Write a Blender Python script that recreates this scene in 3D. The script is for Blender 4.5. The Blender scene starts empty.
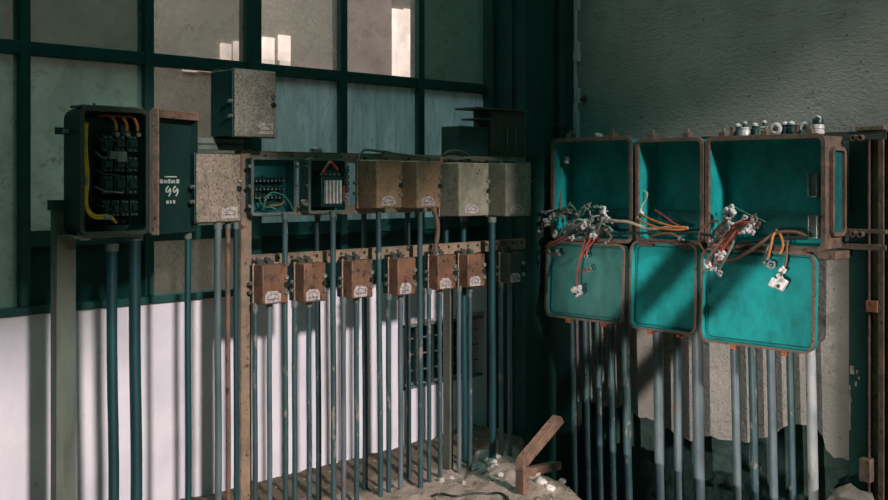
import bpy, bmesh, math, random
from mathutils import Vector, Matrix, noise

S = bpy.context.scene
C = S.collection
PI = math.pi
# ------------------------------------------------------------------ camera numbers (room corner = origin, metres)
CX, CY, CH = -5.456, -4.542, 1.60
FPX, PX0, HY = 1051.0, 444.0, 180.0
Q = math.sqrt(2)

def onL(px, py, Y=0.0):
    """point of a plane parallel to the window wall"""
    t = (px - PX0) / FPX
    d = (Y - CY) * Q / (1 - t)
    return Vector((CX + d * (1 + t) / Q, Y, CH - (py - HY) * d / FPX))

def onR(px, py, X=0.0):
    """point of a plane parallel to the plaster wall"""
    t = (px - PX0) / FPX
    d = (X - CX) * Q / (1 + t)
    return Vector((X, CY + d * (1 - t) / Q, CH - (py - HY) * d / FPX))

def onG(px, py, Z=0.0):
    d = (CH - Z) * FPX / (py - HY)
    t = (px - PX0) / FPX
    return Vector((CX + d * (1 + t) / Q, CY + d * (1 - t) / Q, Z))

SKY_LOW, SKY_HIGH = .32, 2.3
# ------------------------------------------------------------------ materials
def lin(c):
    return tuple(((v / 255) / 12.92 if v / 255 <= .04045 else ((v / 255 + .055) / 1.055) ** 2.4) for v in c) + (1,)

def new_mat(name):
    m = bpy.data.materials.new(name); m.use_nodes = True
    nt = m.node_tree; nt.nodes.clear()
    out = nt.nodes.new('ShaderNodeOutputMaterial')
    return m, nt, out

def nz(nt, vec, scale, detail=4, rough=.55, dist=0):
    n = nt.nodes.new('ShaderNodeTexNoise')
    n.inputs['Scale'].default_value = scale; n.inputs['Detail'].default_value = detail
    n.inputs['Roughness'].default_value = rough; n.inputs['Distortion'].default_value = dist
    nt.links.new(vec, n.inputs['Vector'])
    return n.outputs['Fac']

def ramp(nt, fac, p0, p1):
    r = nt.nodes.new('ShaderNodeMapRange')
    r.inputs['From Min'].default_value = p0; r.inputs['From Max'].default_value = p1
    nt.links.new(fac, r.inputs['Value'])
    return r.outputs['Result']

def mixc(nt, fac, a, b):
    m = nt.nodes.new('ShaderNodeMix'); m.data_type = 'RGBA'
    if hasattr(fac, 'links'): nt.links.new(fac, m.inputs[0])
    else: m.inputs[0].default_value = fac
    for v, s in ((a, 6), (b, 7)):
        if hasattr(v, 'links'): nt.links.new(v, m.inputs[s])
        else: m.inputs[s].default_value = v
    return m.outputs[2]

def posvec(nt, stretch=(1, 1, 1)):
    g = nt.nodes.new('ShaderNodeNewGeometry')
    mp = nt.nodes.new('ShaderNodeMapping'); mp.inputs['Scale'].default_value = stretch
    nt.links.new(g.outputs['Position'], mp.inputs['Vector'])
    return mp.outputs['Vector']

def worn(name, a, b, chip=None, s=8, cs=40, thr=.62, soft=.04, rough=.6, metal=0, bump=.15, bs=60, stretch=(1, 1, 1), spec=.5, grime=.6):
    """paint or metal mottled between colours a and b, with chips of a third colour"""
    m, nt, out = new_mat(name)
    p = nt.nodes.new('ShaderNodeBsdfPrincipled')
    v = posvec(nt, stretch)
    col = mixc(nt, ramp(nt, nz(nt, v, s), .3, .7), lin(a), lin(b))
    if chip:
        col = mixc(nt, ramp(nt, nz(nt, v, cs, 5, .6, .3), thr, thr + soft), col, lin(chip))
    if grime:
        dk = tuple(int(x * .5) for x in a)
        g = ramp(nt, nz(nt, posvec(nt, (stretch[0], stretch[1], stretch[2] * .6)), s * 2.3, 6, .68, .4), .46, .72)
        gm = nt.nodes.new('ShaderNodeMath'); gm.operation = 'MULTIPLY'; gm.inputs[1].default_value = grime
        nt.links.new(g, gm.inputs[0])
        col = mixc(nt, gm.outputs[0], col, lin(dk))
    nt.links.new(col, p.inputs['Base Color'])
    p.inputs['Roughness'].default_value = rough; p.inputs['Metallic'].default_value = metal
    p.inputs['Specular IOR Level'].default_value = spec
    if bump:
        bn = nt.nodes.new('ShaderNodeBump'); bn.inputs['Strength'].default_value = bump; bn.inputs['Distance'].default_value = .01
        nt.links.new(nz(nt, v, bs, 5), bn.inputs['Height']); nt.links.new(bn.outputs['Normal'], p.inputs['Normal'])
    nt.links.new(p.outputs[0], out.inputs[0])
    return m

def soil():
    m = worn('dusty_floor', (214, 186, 168), (166, 142, 128), (118, 100, 90), s=5, cs=18, thr=.58, soft=.1, rough=.95, bump=.8, bs=45)
    nt = m.node_tree; p = next(n for n in nt.nodes if n.type == 'BSDF_PRINCIPLED')
    src = p.inputs['Base Color'].links[0].from_socket
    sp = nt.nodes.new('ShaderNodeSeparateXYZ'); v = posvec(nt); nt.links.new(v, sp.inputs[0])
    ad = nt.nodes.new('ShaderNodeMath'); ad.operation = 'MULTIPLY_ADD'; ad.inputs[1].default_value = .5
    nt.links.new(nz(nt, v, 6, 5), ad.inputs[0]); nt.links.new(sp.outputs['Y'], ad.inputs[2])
    nt.links.new(mixc(nt, ramp(nt, ad.outputs[0], -.26, -.08), src, lin((104, 88, 72))), p.inputs['Base Color'])  # darker along the wall foot: dirt bank with its shade painted in
    return m

def glass(name, a, b, clear, s=3, stretch=(1, 1, 1), gloss=.35, haze=.45):
    """dirty pane: part clear, part dust film, streaked"""
    m, nt, out = new_mat(name)
    v = posvec(nt, stretch)
    f1 = nz(nt, v, s, 8, .72, .9)
    p = nt.nodes.new('ShaderNodeBsdfPrincipled')
    nt.links.new(mixc(nt, ramp(nt, nz(nt, v, s * 6, 5, .7, .4), .55, .75), mixc(nt, ramp(nt, f1, .36, .64), lin(a), lin(b)), lin(tuple(int(x * .72) for x in b))), p.inputs['Base Color'])
    p.inputs['Roughness'].default_value = gloss; p.inputs['Specular IOR Level'].default_value = .3
    tr = nt.nodes.new('ShaderNodeBsdfTransparent'); tr.inputs[0].default_value = (.9, .95, .93, 1)
    mx = nt.nodes.new('ShaderNodeMixShader')
    mr = nt.nodes.new('ShaderNodeMapRange')
    mr.inputs['From Min'].default_value = .3; mr.inputs['From Max'].default_value = .7
    mr.inputs['To Min'].default_value = 1 - clear * .75; mr.inputs['To Max'].default_value = 1 - clear * 1.2
    nt.links.new(nz(nt, v, s * 2.2, 5, .7), mr.inputs['Value'])
    nt.links.new(mr.outputs[0], mx.inputs[0])
    tl = nt.nodes.new('ShaderNodeBsdfTranslucent'); nt.links.new(p.inputs['Base Color'].links[0].from_socket, tl.inputs[0])
    m2 = nt.nodes.new('ShaderNodeMixShader'); m2.inputs[0].default_value = haze
    nt.links.new(p.outputs[0], m2.inputs[1]); nt.links.new(tl.outputs[0], m2.inputs[2])
    nt.links.new(tr.outputs[0], mx.inputs[1]); nt.links.new(m2.outputs[0], mx.inputs[2])
    nt.links.new(mx.outputs[0], out.inputs[0])
    return m

def plain(name, c, rough=.5, metal=0, spec=.5):
    return worn(name, c, tuple(int(x * .82) for x in c), s=25, rough=rough, metal=metal, bump=.08, spec=spec)

def emit(name, c, k):
    m, nt, out = new_mat(name)
    e = nt.nodes.new('ShaderNodeEmission'); e.inputs[0].default_value = lin(c); e.inputs[1].default_value = k
    nt.links.new(mixc(nt, ramp(nt, nz(nt, posvec(nt), 3), .3, .8), lin(c), lin(tuple(int(x * .7) for x in c))), e.inputs[0])
    nt.links.new(e.outputs[0], out.inputs[0])
    return m

M = dict(
    white=worn('limewashed_wall', (230, 222, 228), (210, 204, 211), (140, 140, 136), s=3, cs=14, thr=.70, soft=.03, rough=.85, bump=.25, bs=25, grime=.12),
    plaster=None,
    masonry=worn('exposed_masonry', (62, 84, 76), (28, 58, 52), (112, 116, 106), s=7, cs=11, thr=.66, rough=.9, bump=.8, bs=22),
    frame=worn('window_steel', (3, 72, 65), (3, 62, 57), s=10, rough=.6, bump=.1),
    column=worn('column_paint', (3, 72, 65), (3, 62, 56), s=6, rough=.7, bump=.1),
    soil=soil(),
    stone=worn('rubble_stone', (236, 224, 216), (186, 174, 166), s=9, rough=.95, bump=.5),
    grit=worn('grit', (190, 168, 152), (130, 112, 100), s=30, rough=.95, bump=0),
    concrete=worn('concrete_lump', (150, 138, 124), (110, 104, 96), s=9, rough=.95, bump=.5),
    conduit=worn('conduit_paint', (62, 90, 92), (36, 66, 70), (136, 128, 120), s=9, cs=26, thr=.60, soft=.05, rough=.5, bump=.12, stretch=(1, 1, .35)),
    conduit_big=worn('thick_conduit_paint', (18, 72, 76), (14, 54, 58), (110, 120, 116), s=6, cs=30, thr=.70, rough=.5, bump=.12, stretch=(1, 1, .4)),
    conduit_grey=worn('worn_conduit', (106, 118, 120), (66, 88, 94), (120, 84, 66), s=7, cs=16, thr=.66, soft=.05, rough=.5, bump=.15, stretch=(1, 1, .35)),
    conduit_pale=worn('pale_conduit', (176, 176, 174), (112, 122, 124), (96, 66, 52), s=9, cs=18, thr=.62, soft=.04, rough=.55, bump=.2, stretch=(1, 1, .4)),
    conduit_rust=worn('rusty_conduit', (128, 92, 72), (92, 84, 76), (72, 52, 42), s=9, cs=22, thr=.6, rough=.7, bump=.25),
    rust=worn('rusty_box', (138, 96, 70), (94, 70, 56), (62, 44, 36), s=9, cs=34, thr=.55, soft=.1, rough=.55, bump=.25, bs=70),
    rust2=worn('brown_box', (166, 130, 98), (124, 104, 82), (66, 54, 44), s=12, cs=50, thr=.6, soft=.08, rough=.6, bump=.25, bs=70),
    olive=worn('grey_brown_box', (156, 148, 126), (118, 118, 102), (70, 66, 56), s=12, cs=50, thr=.6, soft=.08, rough=.6, bump=.2, bs=70),
    speck=worn('speckled_grey_paint', (150, 142, 128), (116, 114, 104), (84, 74, 62), s=30, cs=90, thr=.52, soft=.10, rough=.65, bump=.25, bs=90),
    speck2=worn('speckled_tan_paint', (160, 142, 124), (124, 114, 102), (90, 74, 60), s=30, cs=90, thr=.52, soft=.10, rough=.65, bump=.25, bs=90),
    pinkrust=worn('pinkish_rust_edge', (176, 148, 130), (140, 112, 96), (92, 66, 54), s=20, cs=60, thr=.6, rough=.7, bump=.3),
    rim=worn('rusty_flange', (128, 102, 86), (88, 78, 68), (74, 50, 40), s=14, cs=40, thr=.58, soft=.06, rough=.6, bump=.3),
    orange=worn('orange_rust', (186, 110, 70), (140, 92, 66), (88, 60, 46), s=12, cs=36, thr=.62, rough=.8, bump=.4),
    brown=worn('red_brown_rust', (150, 112, 92), (106, 82, 68), (74, 54, 44), s=14, cs=40, thr=.6, rough=.75, bump=.4),
    dark=worn('blackened_steel', (8, 62, 56), (6, 52, 47), (52, 66, 58), s=12, cs=40, thr=.72, rough=.55, bump=.15),
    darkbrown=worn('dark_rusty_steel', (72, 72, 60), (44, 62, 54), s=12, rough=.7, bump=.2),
    postgrey=worn('olive_grey_steel', (104, 108, 94), (84, 92, 82), (130, 120, 100), s=7, cs=30, thr=.72, rough=.65, bump=.15, stretch=(1, 1, .3)),
    doorblack=worn('door_black_paint', (8, 54, 47), (6, 46, 41), s=10, rough=.7, bump=.1),
    railgrey=worn('greyed_steel', (110, 118, 110), (84, 98, 92), (120, 92, 72), s=9, cs=30, thr=.62, rough=.65, bump=.2),
    railrust=worn('rust_and_dust_steel', (158, 132, 108), (116, 104, 90), (90, 62, 46), s=9, cs=30, thr=.6, rough=.7, bump=.25),
    teal=worn('teal_enamel', (26, 156, 152), (20, 134, 134), (70, 132, 122), s=5, cs=16, thr=.64, soft=.08, rough=.42, bump=.08),
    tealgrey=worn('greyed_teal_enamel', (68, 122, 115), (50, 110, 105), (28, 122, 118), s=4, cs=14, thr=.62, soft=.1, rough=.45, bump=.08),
    tealdark=worn('dark_teal_enamel', (16, 104, 102), (12, 84, 84), s=8, rough=.5, bump=.1),
    black=plain('black_bakelite', (20, 58, 53), .4),
    wblack=plain('black_cable', (34, 48, 44), .5),
    porcelain=plain('white_porcelain', (232, 226, 224), .3),
    label=worn('aluminium_plate', (206, 190, 184), (160, 148, 144), (100, 94, 92), s=40, cs=70, thr=.56, rough=.4, bump=.2),
    mark=plain('dark_marking', (98, 98, 102), .6),
    paintmark=plain('white_lettering', (214, 220, 206), .7),
    metal=worn('dull_metal', (178, 176, 168), (120, 124, 120), s=30, rough=.35, metal=.4, bump=.1),
    yellow=plain('yellow_wire', (255, 196, 24), .4),
    worange=plain('orange_wire', (206, 128, 66), .5),
    wred=plain('red_wire', (176, 74, 62), .5),
    wbrown=plain('brown_wire', (122, 84, 66), .55),
    wgrey=plain('grey_wire', (120, 124, 116), .55),
    wcream=plain('cream_cable', (206, 184, 160), .5),
    wgreen=plain('green_wire', (88, 140, 122), .5),
    redbit=plain('red_plastic', (206, 88, 70), .5),
    gtop=glass('upper_pane_dust', (178, 164, 154), (140, 132, 128), .55, 2.2, (1, 1, .8)),
    gtopm=glass('brownish_pane_dust', (128, 126, 116), (90, 92, 86), .3, 2.2, (1, 1, .8), haze=.35),
    gtopgrey=glass('grey_pane_dust', (66, 106, 96), (46, 84, 76), .10, 2.2, haze=.14),
    gblue=glass('bluish_pane_dust', (136, 172, 178), (88, 128, 134), .12, 5, (1.6, 1, .35), haze=.35),
    ggrey=glass('grey_green_pane_dust', (116, 150, 140), (78, 114, 106), .1, 2.5, haze=.35),
    gdark=glass('dark_dust_and_recess', (8, 56, 52), (6, 44, 42), .0, 4, haze=.05),
    gbrown=glass('brown_pane_dust', (112, 98, 86), (64, 70, 62), .3, 2.5),
    daylight=emit('daylit_far_window', (255, 226, 214), 2.6),
    glow_dim=emit('dim_glow_panel', (214, 184, 174), .55),
    hall=plain('far_hall_wall', (188, 170, 156), .9),
)

# plaster: cement render, coarse, mottled
def plaster():
    m, nt, out = new_mat('cement_plaster')
    p = nt.nodes.new('ShaderNodeBsdfPrincipled'); v = posvec(nt)
    c = mixc(nt, ramp(nt, nz(nt, v, 1.6, 5), .35, .65), lin((178, 174, 166)), lin((150, 150, 142)))
    c = mixc(nt, ramp(nt, nz(nt, posvec(nt, (1, 1, 2.4)), 7, 6, .7), .55, .8), c, lin((120, 116, 108)))
    c = mixc(nt, ramp(nt, nz(nt, v, 34, 4, .6), .64, .7), c, lin((92, 90, 84)))
    nt.links.new(c, p.inputs['Base Color']); p.inputs['Roughness'].default_value = .95; p.inputs['Specular IOR Level'].default_value = .15
    b = nt.nodes.new('ShaderNodeBump'); b.inputs['Strength'].default_value = 1.0; b.inputs['Distance'].default_value = .02
    nt.links.new(nz(nt, posvec(nt, (1, 1, 2)), 26, 6, .7), b.inputs['Height']); nt.links.new(b.outputs[0], p.inputs['Normal'])
    nt.links.new(p.outputs[0], out.inputs[0])
    return m
M['plaster'] = plaster()

# ------------------------------------------------------------------ mesh builder
class MB:
    def __init__(s): s.bm = bmesh.new()
    def box(s, a, b, m=None):
        x0, y0, z0 = a; x1, y1, z1 = b
        P = [Vector(p) for p in ((x0, y0, z0), (x1, y0, z0), (x1, y1, z0), (x0, y1, z0), (x0, y0, z1), (x1, y0, z1), (x1, y1, z1), (x0, y1, z1))]
        if m: P = [m @ p for p in P]
        v = [s.bm.verts.new(p) for p in P]
        for f in ((0, 3, 2, 1), (4, 5, 6, 7), (0, 1, 5, 4), (1, 2, 6, 5), (2, 3, 7, 6), (3, 0, 4, 7)):
            s.bm.faces.new([v[i] for i in f])
        return s
    def prism(s, poly, ax, a, b):
        """polygon swept along an axis (0,1,2); poly gives the two other coordinates"""
        def mk(p, h):
            l = list(p); l.insert(ax, h); return Vector(l)
        A = [s.bm.verts.new(mk(p, a)) for p in poly]; B = [s.bm.verts.new(mk(p, b)) for p in poly]
        n = len(poly)
        s.bm.faces.new(A[::-1]); s.bm.faces.new(B)
        for i in range(n): s.bm.faces.new((A[i], A[(i + 1) % n], B[(i + 1) % n], B[i]))
        return s
    def loft(s, loops, cap0=True, cap1=True):
        L = [[s.bm.verts.new(Vector(p)) for p in l] for l in loops]
        n = len(L[0])
        for a, b in zip(L, L[1:]):
            for i in range(n): s.bm.faces.new((a[i], a[(i + 1) % n], b[(i + 1) % n], b[i]))
        if cap0: s.bm.faces.new(L[0][::-1])
        if cap1: s.bm.faces.new(L[-1])
        return s
    def tube(s, pts, r, n=10, smooth=0, cap=True):
        pts = [Vector(p) for p in pts]
        if smooth and len(pts) > 2: pts = spline(pts, smooth)
        T = [(pts[min(i + 1, len(pts) - 1)] - pts[max(i - 1, 0)]).normalized() for i in range(len(pts))]
        up = Vector((0, 0, 1)) if abs(T[0].z) < .9 else Vector((1, 0, 0))
        N = (up - T[0] * up.dot(T[0])).normalized(); loops = []
        for i, p in enumerate(pts):
            N = (N - T[i] * N.dot(T[i])).normalized(); B = T[i].cross(N)
            rr = r[i] if isinstance(r, (list, tuple)) else r
            loops.append([p + (N * math.cos(2 * PI * k / n) + B * math.sin(2 * PI * k / n)) * rr for k in range(n)])
        return s.loft(loops, cap, cap)
    def lathe(s, prof, o=(0, 0, 0), ax=(0, 0, 1), n=16):
        """profile of (radius, height) turned about ax through o"""
        q = Vector((0, 0, 1)).rotation_difference(Vector(ax)).to_matrix(); o = Vector(o)
        loops = [[o + q @ Vector((max(r, 1e-4) * math.cos(2 * PI * k / n), max(r, 1e-4) * math.sin(2 * PI * k / n), h)) for k in range(n)] for r, h in prof]
        return s.loft(loops)
    def torus(s, o, ax, R, r, n=18, k=8):
        q = Vector((0, 0, 1)).rotation_difference(Vector(ax)).to_matrix(); o = Vector(o)
        L = []
        for i in range(n):
            a = 2 * PI * i / n
            L.append([s.bm.verts.new(o + q @ Vector(((R + r * math.cos(2 * PI * j / k)) * math.cos(a), (R + r * math.cos(2 * PI * j / k)) * math.sin(a), r * math.sin(2 * PI * j / k)))) for j in range(k)])
        for i in range(n):
            for j in range(k):
                s.bm.faces.new((L[i][j], L[i][(j + 1) % k], L[(i + 1) % n][(j + 1) % k], L[(i + 1) % n][j]))
        return s
    def pan(s, x0, z0, x1, z1, y0, y1, t, r):
        """rounded tray: open at y0, floor at y1"""
        ro = lambda e, y: [(p[0], y, p[1]) for p in rrect(x0 + e, z0 + e, x1 - e, z1 - e, max(r - e, .004))]
        return s.loft([ro(0, y1), ro(0, y0), ro(t, y0), ro(t, y1 - t if y1 > y0 else y1 + t)])
    def ring(s, x0, z0, x1, z1, y0, y1, out, inn, r):
        ro = lambda e, y: [(p[0], y, p[1]) for p in rrect(x0 + e, z0 + e, x1 - e, z1 - e, max(r - e, .004))]
        return s.loft([ro(inn, y1), ro(-out, y1), ro(-out, y0), ro(inn, y0), ro(inn, y1)], False, False)
    def rock(s, o, r, seed, sq=(1, 1, .7)):
        g = bmesh.ops.create_icosphere(s.bm, subdivisions=2 if r > .02 else 1, radius=1)
        for v in g['verts']:
            d = 1 + .45 * noise.noise(v.co * 1.4 + Vector((seed * 7.3, seed, 0)))
            v.co = Vector((v.co.x * sq[0], v.co.y * sq[1], v.co.z * sq[2])) * r * d + Vector(o)
        return s
    def build(s, name, m, parent=None, bevel=0, smooth=True):
        bm = s.bm
        bmesh.ops.remove_doubles(bm, verts=bm.verts, dist=1e-6)
        bmesh.ops.recalc_face_normals(bm, faces=bm.faces)
        me = bpy.data.meshes.new(name); bm.to_mesh(me); bm.free()
        if smooth:
            me.polygons.foreach_set('use_smooth', [True] * len(me.polygons)); me.set_sharp_from_angle(angle=.7)
        o = bpy.data.objects.new(name, me); C.objects.link(o); me.materials.append(M[m])
        if parent: o.parent = parent
        if bevel:
            b = o.modifiers.new('edge', 'BEVEL'); b.width = bevel; b.segments = 2; b.limit_method = 'ANGLE'; b.angle_limit = .7
        return o

def rrect(x0, z0, x1, z1, r, n=5):
    P = []
    for cx, cz, a in ((x1 - r, z1 - r, 0), (x0 + r, z1 - r, PI / 2), (x0 + r, z0 + r, PI), (x1 - r, z0 + r, 1.5 * PI)):
        for k in range(n + 1):
            b = a + PI / 2 * k / n; P.append((cx + r * math.cos(b), cz + r * math.sin(b)))
    return P

def spline(p, k):
    q = [p[0] * 2 - p[1]] + p + [p[-1] * 2 - p[-2]]; out = []
    for i in range(1, len(q) - 2):
        a, b, c, d = q[i - 1:i + 3]
        for j in range(k):
            t = j / k
            out.append(.5 * (2 * b + (c - a) * t + (2 * a - 5 * b + 4 * c - d) * t * t + (3 * b - a - 3 * c + d) * t ** 3))
    out.append(p[-1]); return out

def tag(o, label, cat, group=None, kind=None):
    o['label'] = label; o['category'] = cat
    if group: o['group'] = group
    if kind: o['kind'] = kind
    return o

def thing(name, label, cat, loc=(0, 0, 0), rz=0, group=None):
    o = bpy.data.objects.new(name, None); C.objects.link(o); o.empty_display_size = .1
    o.location = loc; o.rotation_euler = (0, 0, rz)
    return tag(o, label, cat, group)

def pane(x0, z0, x1, z1, m, parent, y=.036):
    mb = MB(); mb.bm.faces.new([mb.bm.verts.new(p) for p in ((x0, y, z0), (x1, y, z0), (x1, y, z1), (x0, y, z1))])
    return mb.build('pane', m, parent)

def struct(name, mb, m, parent=None, **k):
    o = mb.build(name, m, parent, **k)
    if not parent: o['kind'] = 'structure'
    return o
RW = -PI / 2          # things on the plaster wall: local x runs to the picture's right, local y into the wall
ORD = ['first', 'second', 'third', 'fourth', 'fifth', 'sixth', 'seventh', 'eighth', 'ninth']

# ================================================================== SETTING
SILL, RAIL1, RAIL2, WTOP = 1.01, 2.18, 1.34, 3.2
# --- window wall: limewashed dado with one low barred opening
OX0, OX1, OZ0, OZ1 = -1.256, -.56, .36, .747
w = MB()
w.box((-9, 0, -.9), (OX0, .2, SILL)); w.box((OX1, 0, -.9), (.2, .2, SILL))
w.box((OX0, 0, -.9), (OX1, .2, OZ0)); w.box((OX0, 0, OZ1), (OX1, .2, SILL))
struct('wall_left', w, 'white', smooth=False)
struct('trim_1', MB().box((-9, -.02, SILL), (-.5, .16, SILL + .035)), 'frame', bevel=.004)
# low opening
win2 = thing('window_2', 'low dark barred opening in the white wall behind the conduits', 'window'); win2['kind'] = 'structure'
MB().box((OX0, .15, OZ0), (OX1, .19, OZ1)).build('pane', 'gdark', win2)  # dark sheet closing the opening; the shade inside is put into its colour
fr = MB()
fr.box((OX0, .0, OZ1 - .02), (OX1, .03, OZ1)); fr.box((OX0, 0, OZ0), (OX1, .03, OZ0 + .015)); fr.box((OX0, 0, OZ0), (OX0 + .02, .03, OZ1))
for i in range(1, 5):
    x = OX0 + (OX1 - OX0) * i / 5; fr.box((x - .008, .03, OZ0), (x + .008, .045, OZ1))
for i in range(1, 4):
    z = OZ0 + (OZ1 - OZ0) * i / 4; fr.box((OX0, .046, z - .004), (OX1, .054, z + .004))
fr.build('window_frame', 'railgrey', win2)
MB().box((OX0 - .03, -.012, OZ1), (OX1, .0, OZ1 + .02)).build('lintel', 'label', win2)

# --- the big steel window
win = thing('window_1', 'tall steel factory window of dusty panes above the white wall', 'window'); win['kind'] = 'structure'
COLS = [-8.3 + .6 * i for i in range(14)]          # mullion axes, 0.6 m apart, last at -0.5
fm = MB()
for i, x in enumerate(COLS):
    hw = .045 if abs(x + 2.3) < .02 else .024
    fm.box((x - hw, .0, SILL + .035), (x + hw, .08, WTOP))
fm.box((-9, .005, RAIL1 - .03), (-.5, .075, RAIL1 + .03))
fm.box((-9, .005, WTOP - .03), (-.5, .075, WTOP + .03))
fm.build('window_frame', 'frame', win, bevel=.004)
for i, x in enumerate(COLS[:-1]):
    a, b = x + .02, x + .58
    lo = SILL + .035
    if i > 7: MB().box((a, .01, RAIL2 - .035), (b, .07, RAIL2 + .035)).build('glazing_bar', 'frame', win)
    top = ['gtopgrey'] * 9 + ['gtop'] * 3 + ['gtopgrey']
    pane(a, RAIL1 + .02, b, WTOP - .02, 'gtopgrey' if i < 9 or i == 12 else 'gtopm' if i == 9 else 'gtop', win)
    if i > 7:
        pane(a, RAIL2 + .02, b, RAIL1 - .02, 'ggrey' if i < 9 else ('gbrown' if i == 9 else 'gblue'), win)
        pane(a, lo - .01, b, RAIL2 - .02, 'gbrown' if i == 9 else 'gdark', win)
    else:
        pane(a, lo - .01, b, RAIL1 - .02, 'ggrey', win)
struct('wall_upper', MB().box((-9, 0, WTOP + .03), (0.2, .2, 4.2)), 'column')

# --- next hall behind the glass: back wall with its own daylit windows and added glow panels
FY = 4.0
struct('wall_far', MB().box((-9, FY, -.9), (9, FY + .2, 6)), 'hall')
def far_pane(x0, y0, x1, y1):
    a, b = onL(x0, y1, FY - .02), onL(x1, y0, FY - .02)
    return MB().box((a.x, FY - .03, min(a.z, b.z)), (b.x, FY - .001, max(a.z, b.z)))
for n, r in enumerate(((221, 44, 231, 70), (234, 44, 262, 70), (183, 64, 197, 71), (199, 64, 214, 71), (262, 38, 274, 70), (279, 36, 290, 70), (393, 10, 403, 80), (404.5, 10, 414, 80))):
    struct('window_%d' % (n + 3), far_pane(*r), 'daylight')
for n, r in enumerate(((350, -40, 391, 80), (262, 67, 345, 76))):
    struct('window_%d' % (n + 11), far_pane(*r), 'glow_dim')  # added glowing panels standing in for the soft glow in the glass
struct('floor_far', MB().box((-9, .2, -.95), (9, FY, -.9)), 'concrete')

# --- corner column and its flanges
col = MB()
col.box((-.47, -.28, -.9), (.0, .0, 4.2))
col.box((-.5, -.3, -.9), (-.44, 0, 4.2)); col.box((-.5, -.3, -.9), (.0, -.27, 4.2))
col.box((-.53, -.05, -.9), (-.5, 0, 4.2)); col.box((-.515, -.2, -.9), (-.5, -.15, 4.2))
struct('pillar', col, 'column', bevel=.004)

# --- plaster wall: masonry core, 3 cm render broken off along the foot
YR = lambda px, X=0.0: onR(px, 0, X).y
wr = MB().box((.06, -9, -.9), (.3, 0, 4.2))
g_ = []
for i in range(121):
    y = -.28 - 2.6 * i / 120; r_ = []
    for j in range(56):
        zq = -.9 + 1.35 * j / 55
        d = noise.fractal(Vector((y * 3.2, zq * 4.4, 2)), 1, 2, 5) * .045 + noise.noise(Vector((y * 9 + zq * 5, zq * 12, 7))) * .02 + abs(noise.noise(Vector((y * 5 + zq * 2, zq * 6, 4)))) * .06
        r_.append(wr.bm.verts.new((max(.036, .075 - max(-.02, d)) if zq > -.8 else .05, y, zq)))
    g_.append(r_)
for p_, q_ in zip(g_, g_[1:]):
    for j in range(55): wr.bm.faces.new((p_[j], q_[j], q_[j + 1], p_[j + 1]))
struct('wall_right', wr, 'masonry')
edge = [(577, 402), (600, 404), (617, 408), (624, 404), (632, 411), (640, 418), (652, 420), (660, 427), (668, 428), (676, 436), (690, 441),
        (700, 437), (712, 436), (724, 440), (738, 441), (748, 443), (760, 438), (768, 437), (778, 430), (786, 426), (798, 424), (808, 425), (817, 428), (823, 437), (826, 450), (834, 458), (850, 461), (862, 463), (888, 466)]
random.seed(3)
pts = []
for i, (px, py) in enumerate(edge):
    p = onR(px, py); pts.append((p.y, p.z))
    if i + 1 < len(edge):
        p2 = onR((px + edge[i + 1][0]) / 2, (py + edge[i + 1][1]) / 2 + random.uniform(-2, 2)); pts.append((p2.y, p2.z))
pts[0] = (-.30, pts[0][1])
pl = MB()
for (y0, z0), (y1, z1) in zip(pts, pts[1:]):
    pl.box((0, min(y0, y1), max(z0, z1)), (.035, max(y0, y1), 4.2)) if False else None
poly = [(-.30, 4.2)] + pts + [(-9, pts[-1][1]), (-9, 4.2)]
pl.prism(poly, 0, 0, .034)
struct('plaster', pl, 'plaster', smooth=False)
# broken white edge of the render along the column
be = MB()
zz = 1.84; k = 0
random.seed(5)
while zz < 4.1:
    h = random.uniform(.05, .12); wd = random.uniform(.012, .045)
    be.box((-.022 - random.uniform(0, .01), -.30 - wd, zz), (0, -.301, zz + h)); zz += h
struct('trim_2', be, 'white', bevel=.004)

# --- floor slab with rubble, ending at the cable pit along the plaster wall
PIT = [(-9, -1.9), (-3.6, -1.95), (-2.2, -1.62), (-1.41, -1.235), (-1.13, -1.09), (-.66, -.93), (-.5, -.72), (-.35, -.55), (-.1, -.53), (.0, -.53)]
def pit_edge(y):
    for (y0, x0), (y1, x1) in zip(PIT, PIT[1:]):
        if y <= y1: return x0 + (x1 - x0) * (y - y0) / (y1 - y0)
    return PIT[-1][1]
def fz(x, y, xe=None):
    if xe is None: xe = pit_edge(y) + (.05 * noise.noise(Vector((y * 5, 3, 1))) if y < -.2 else 0)
    z = .022 * noise.noise(Vector((x * 3, y * 3, 0))) + .016 * noise.noise(Vector((x * 11, y * 11, 5))) + .010 * noise.noise(Vector((x * 31, y * 31, 9)))
    bank = max(0, 1 - abs(y + .12) / .35) * .05            # dirt banked against the wall
    e = (xe - x); lip = .04 * max(0, 1 - abs(e - .25) / .25)
    return z + bank + lip - (.06 * max(0, 1 - e / .06))
ys = [-9, -7, -5, -4, -3.2] + [-2.6 + .035 * i for i in range(75)] + [0]
us = [0, .3, .5, .6] + [.66 + .34 * i / 110 for i in range(111)]
fl = MB(); grid = []
for y in ys:
    row = []; xe = pit_edge(y) + .05 * noise.noise(Vector((y * 5, 3, 1)))
    if y > -.2: xe = pit_edge(y)
    for u in us:
        x = -9 + (xe + 9) * u
        row.append(fl.bm.verts.new((x, y, fz(x, y, xe))))
    row.append(fl.bm.verts.new((xe + .03, y, -.12))); row.append(fl.bm.verts.new((xe + .12, y, -.75)))
    grid.append(row)
for a, b in zip(grid, grid[1:]):
    for i in range(len(a) - 1): fl.bm.faces.new((a[i], a[i + 1], b[i + 1], b[i]))
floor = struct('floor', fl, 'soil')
struct('floor_pit', MB().box((-2.2, -9, -.9), (.05, 0, -.72)), 'concrete')

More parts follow.
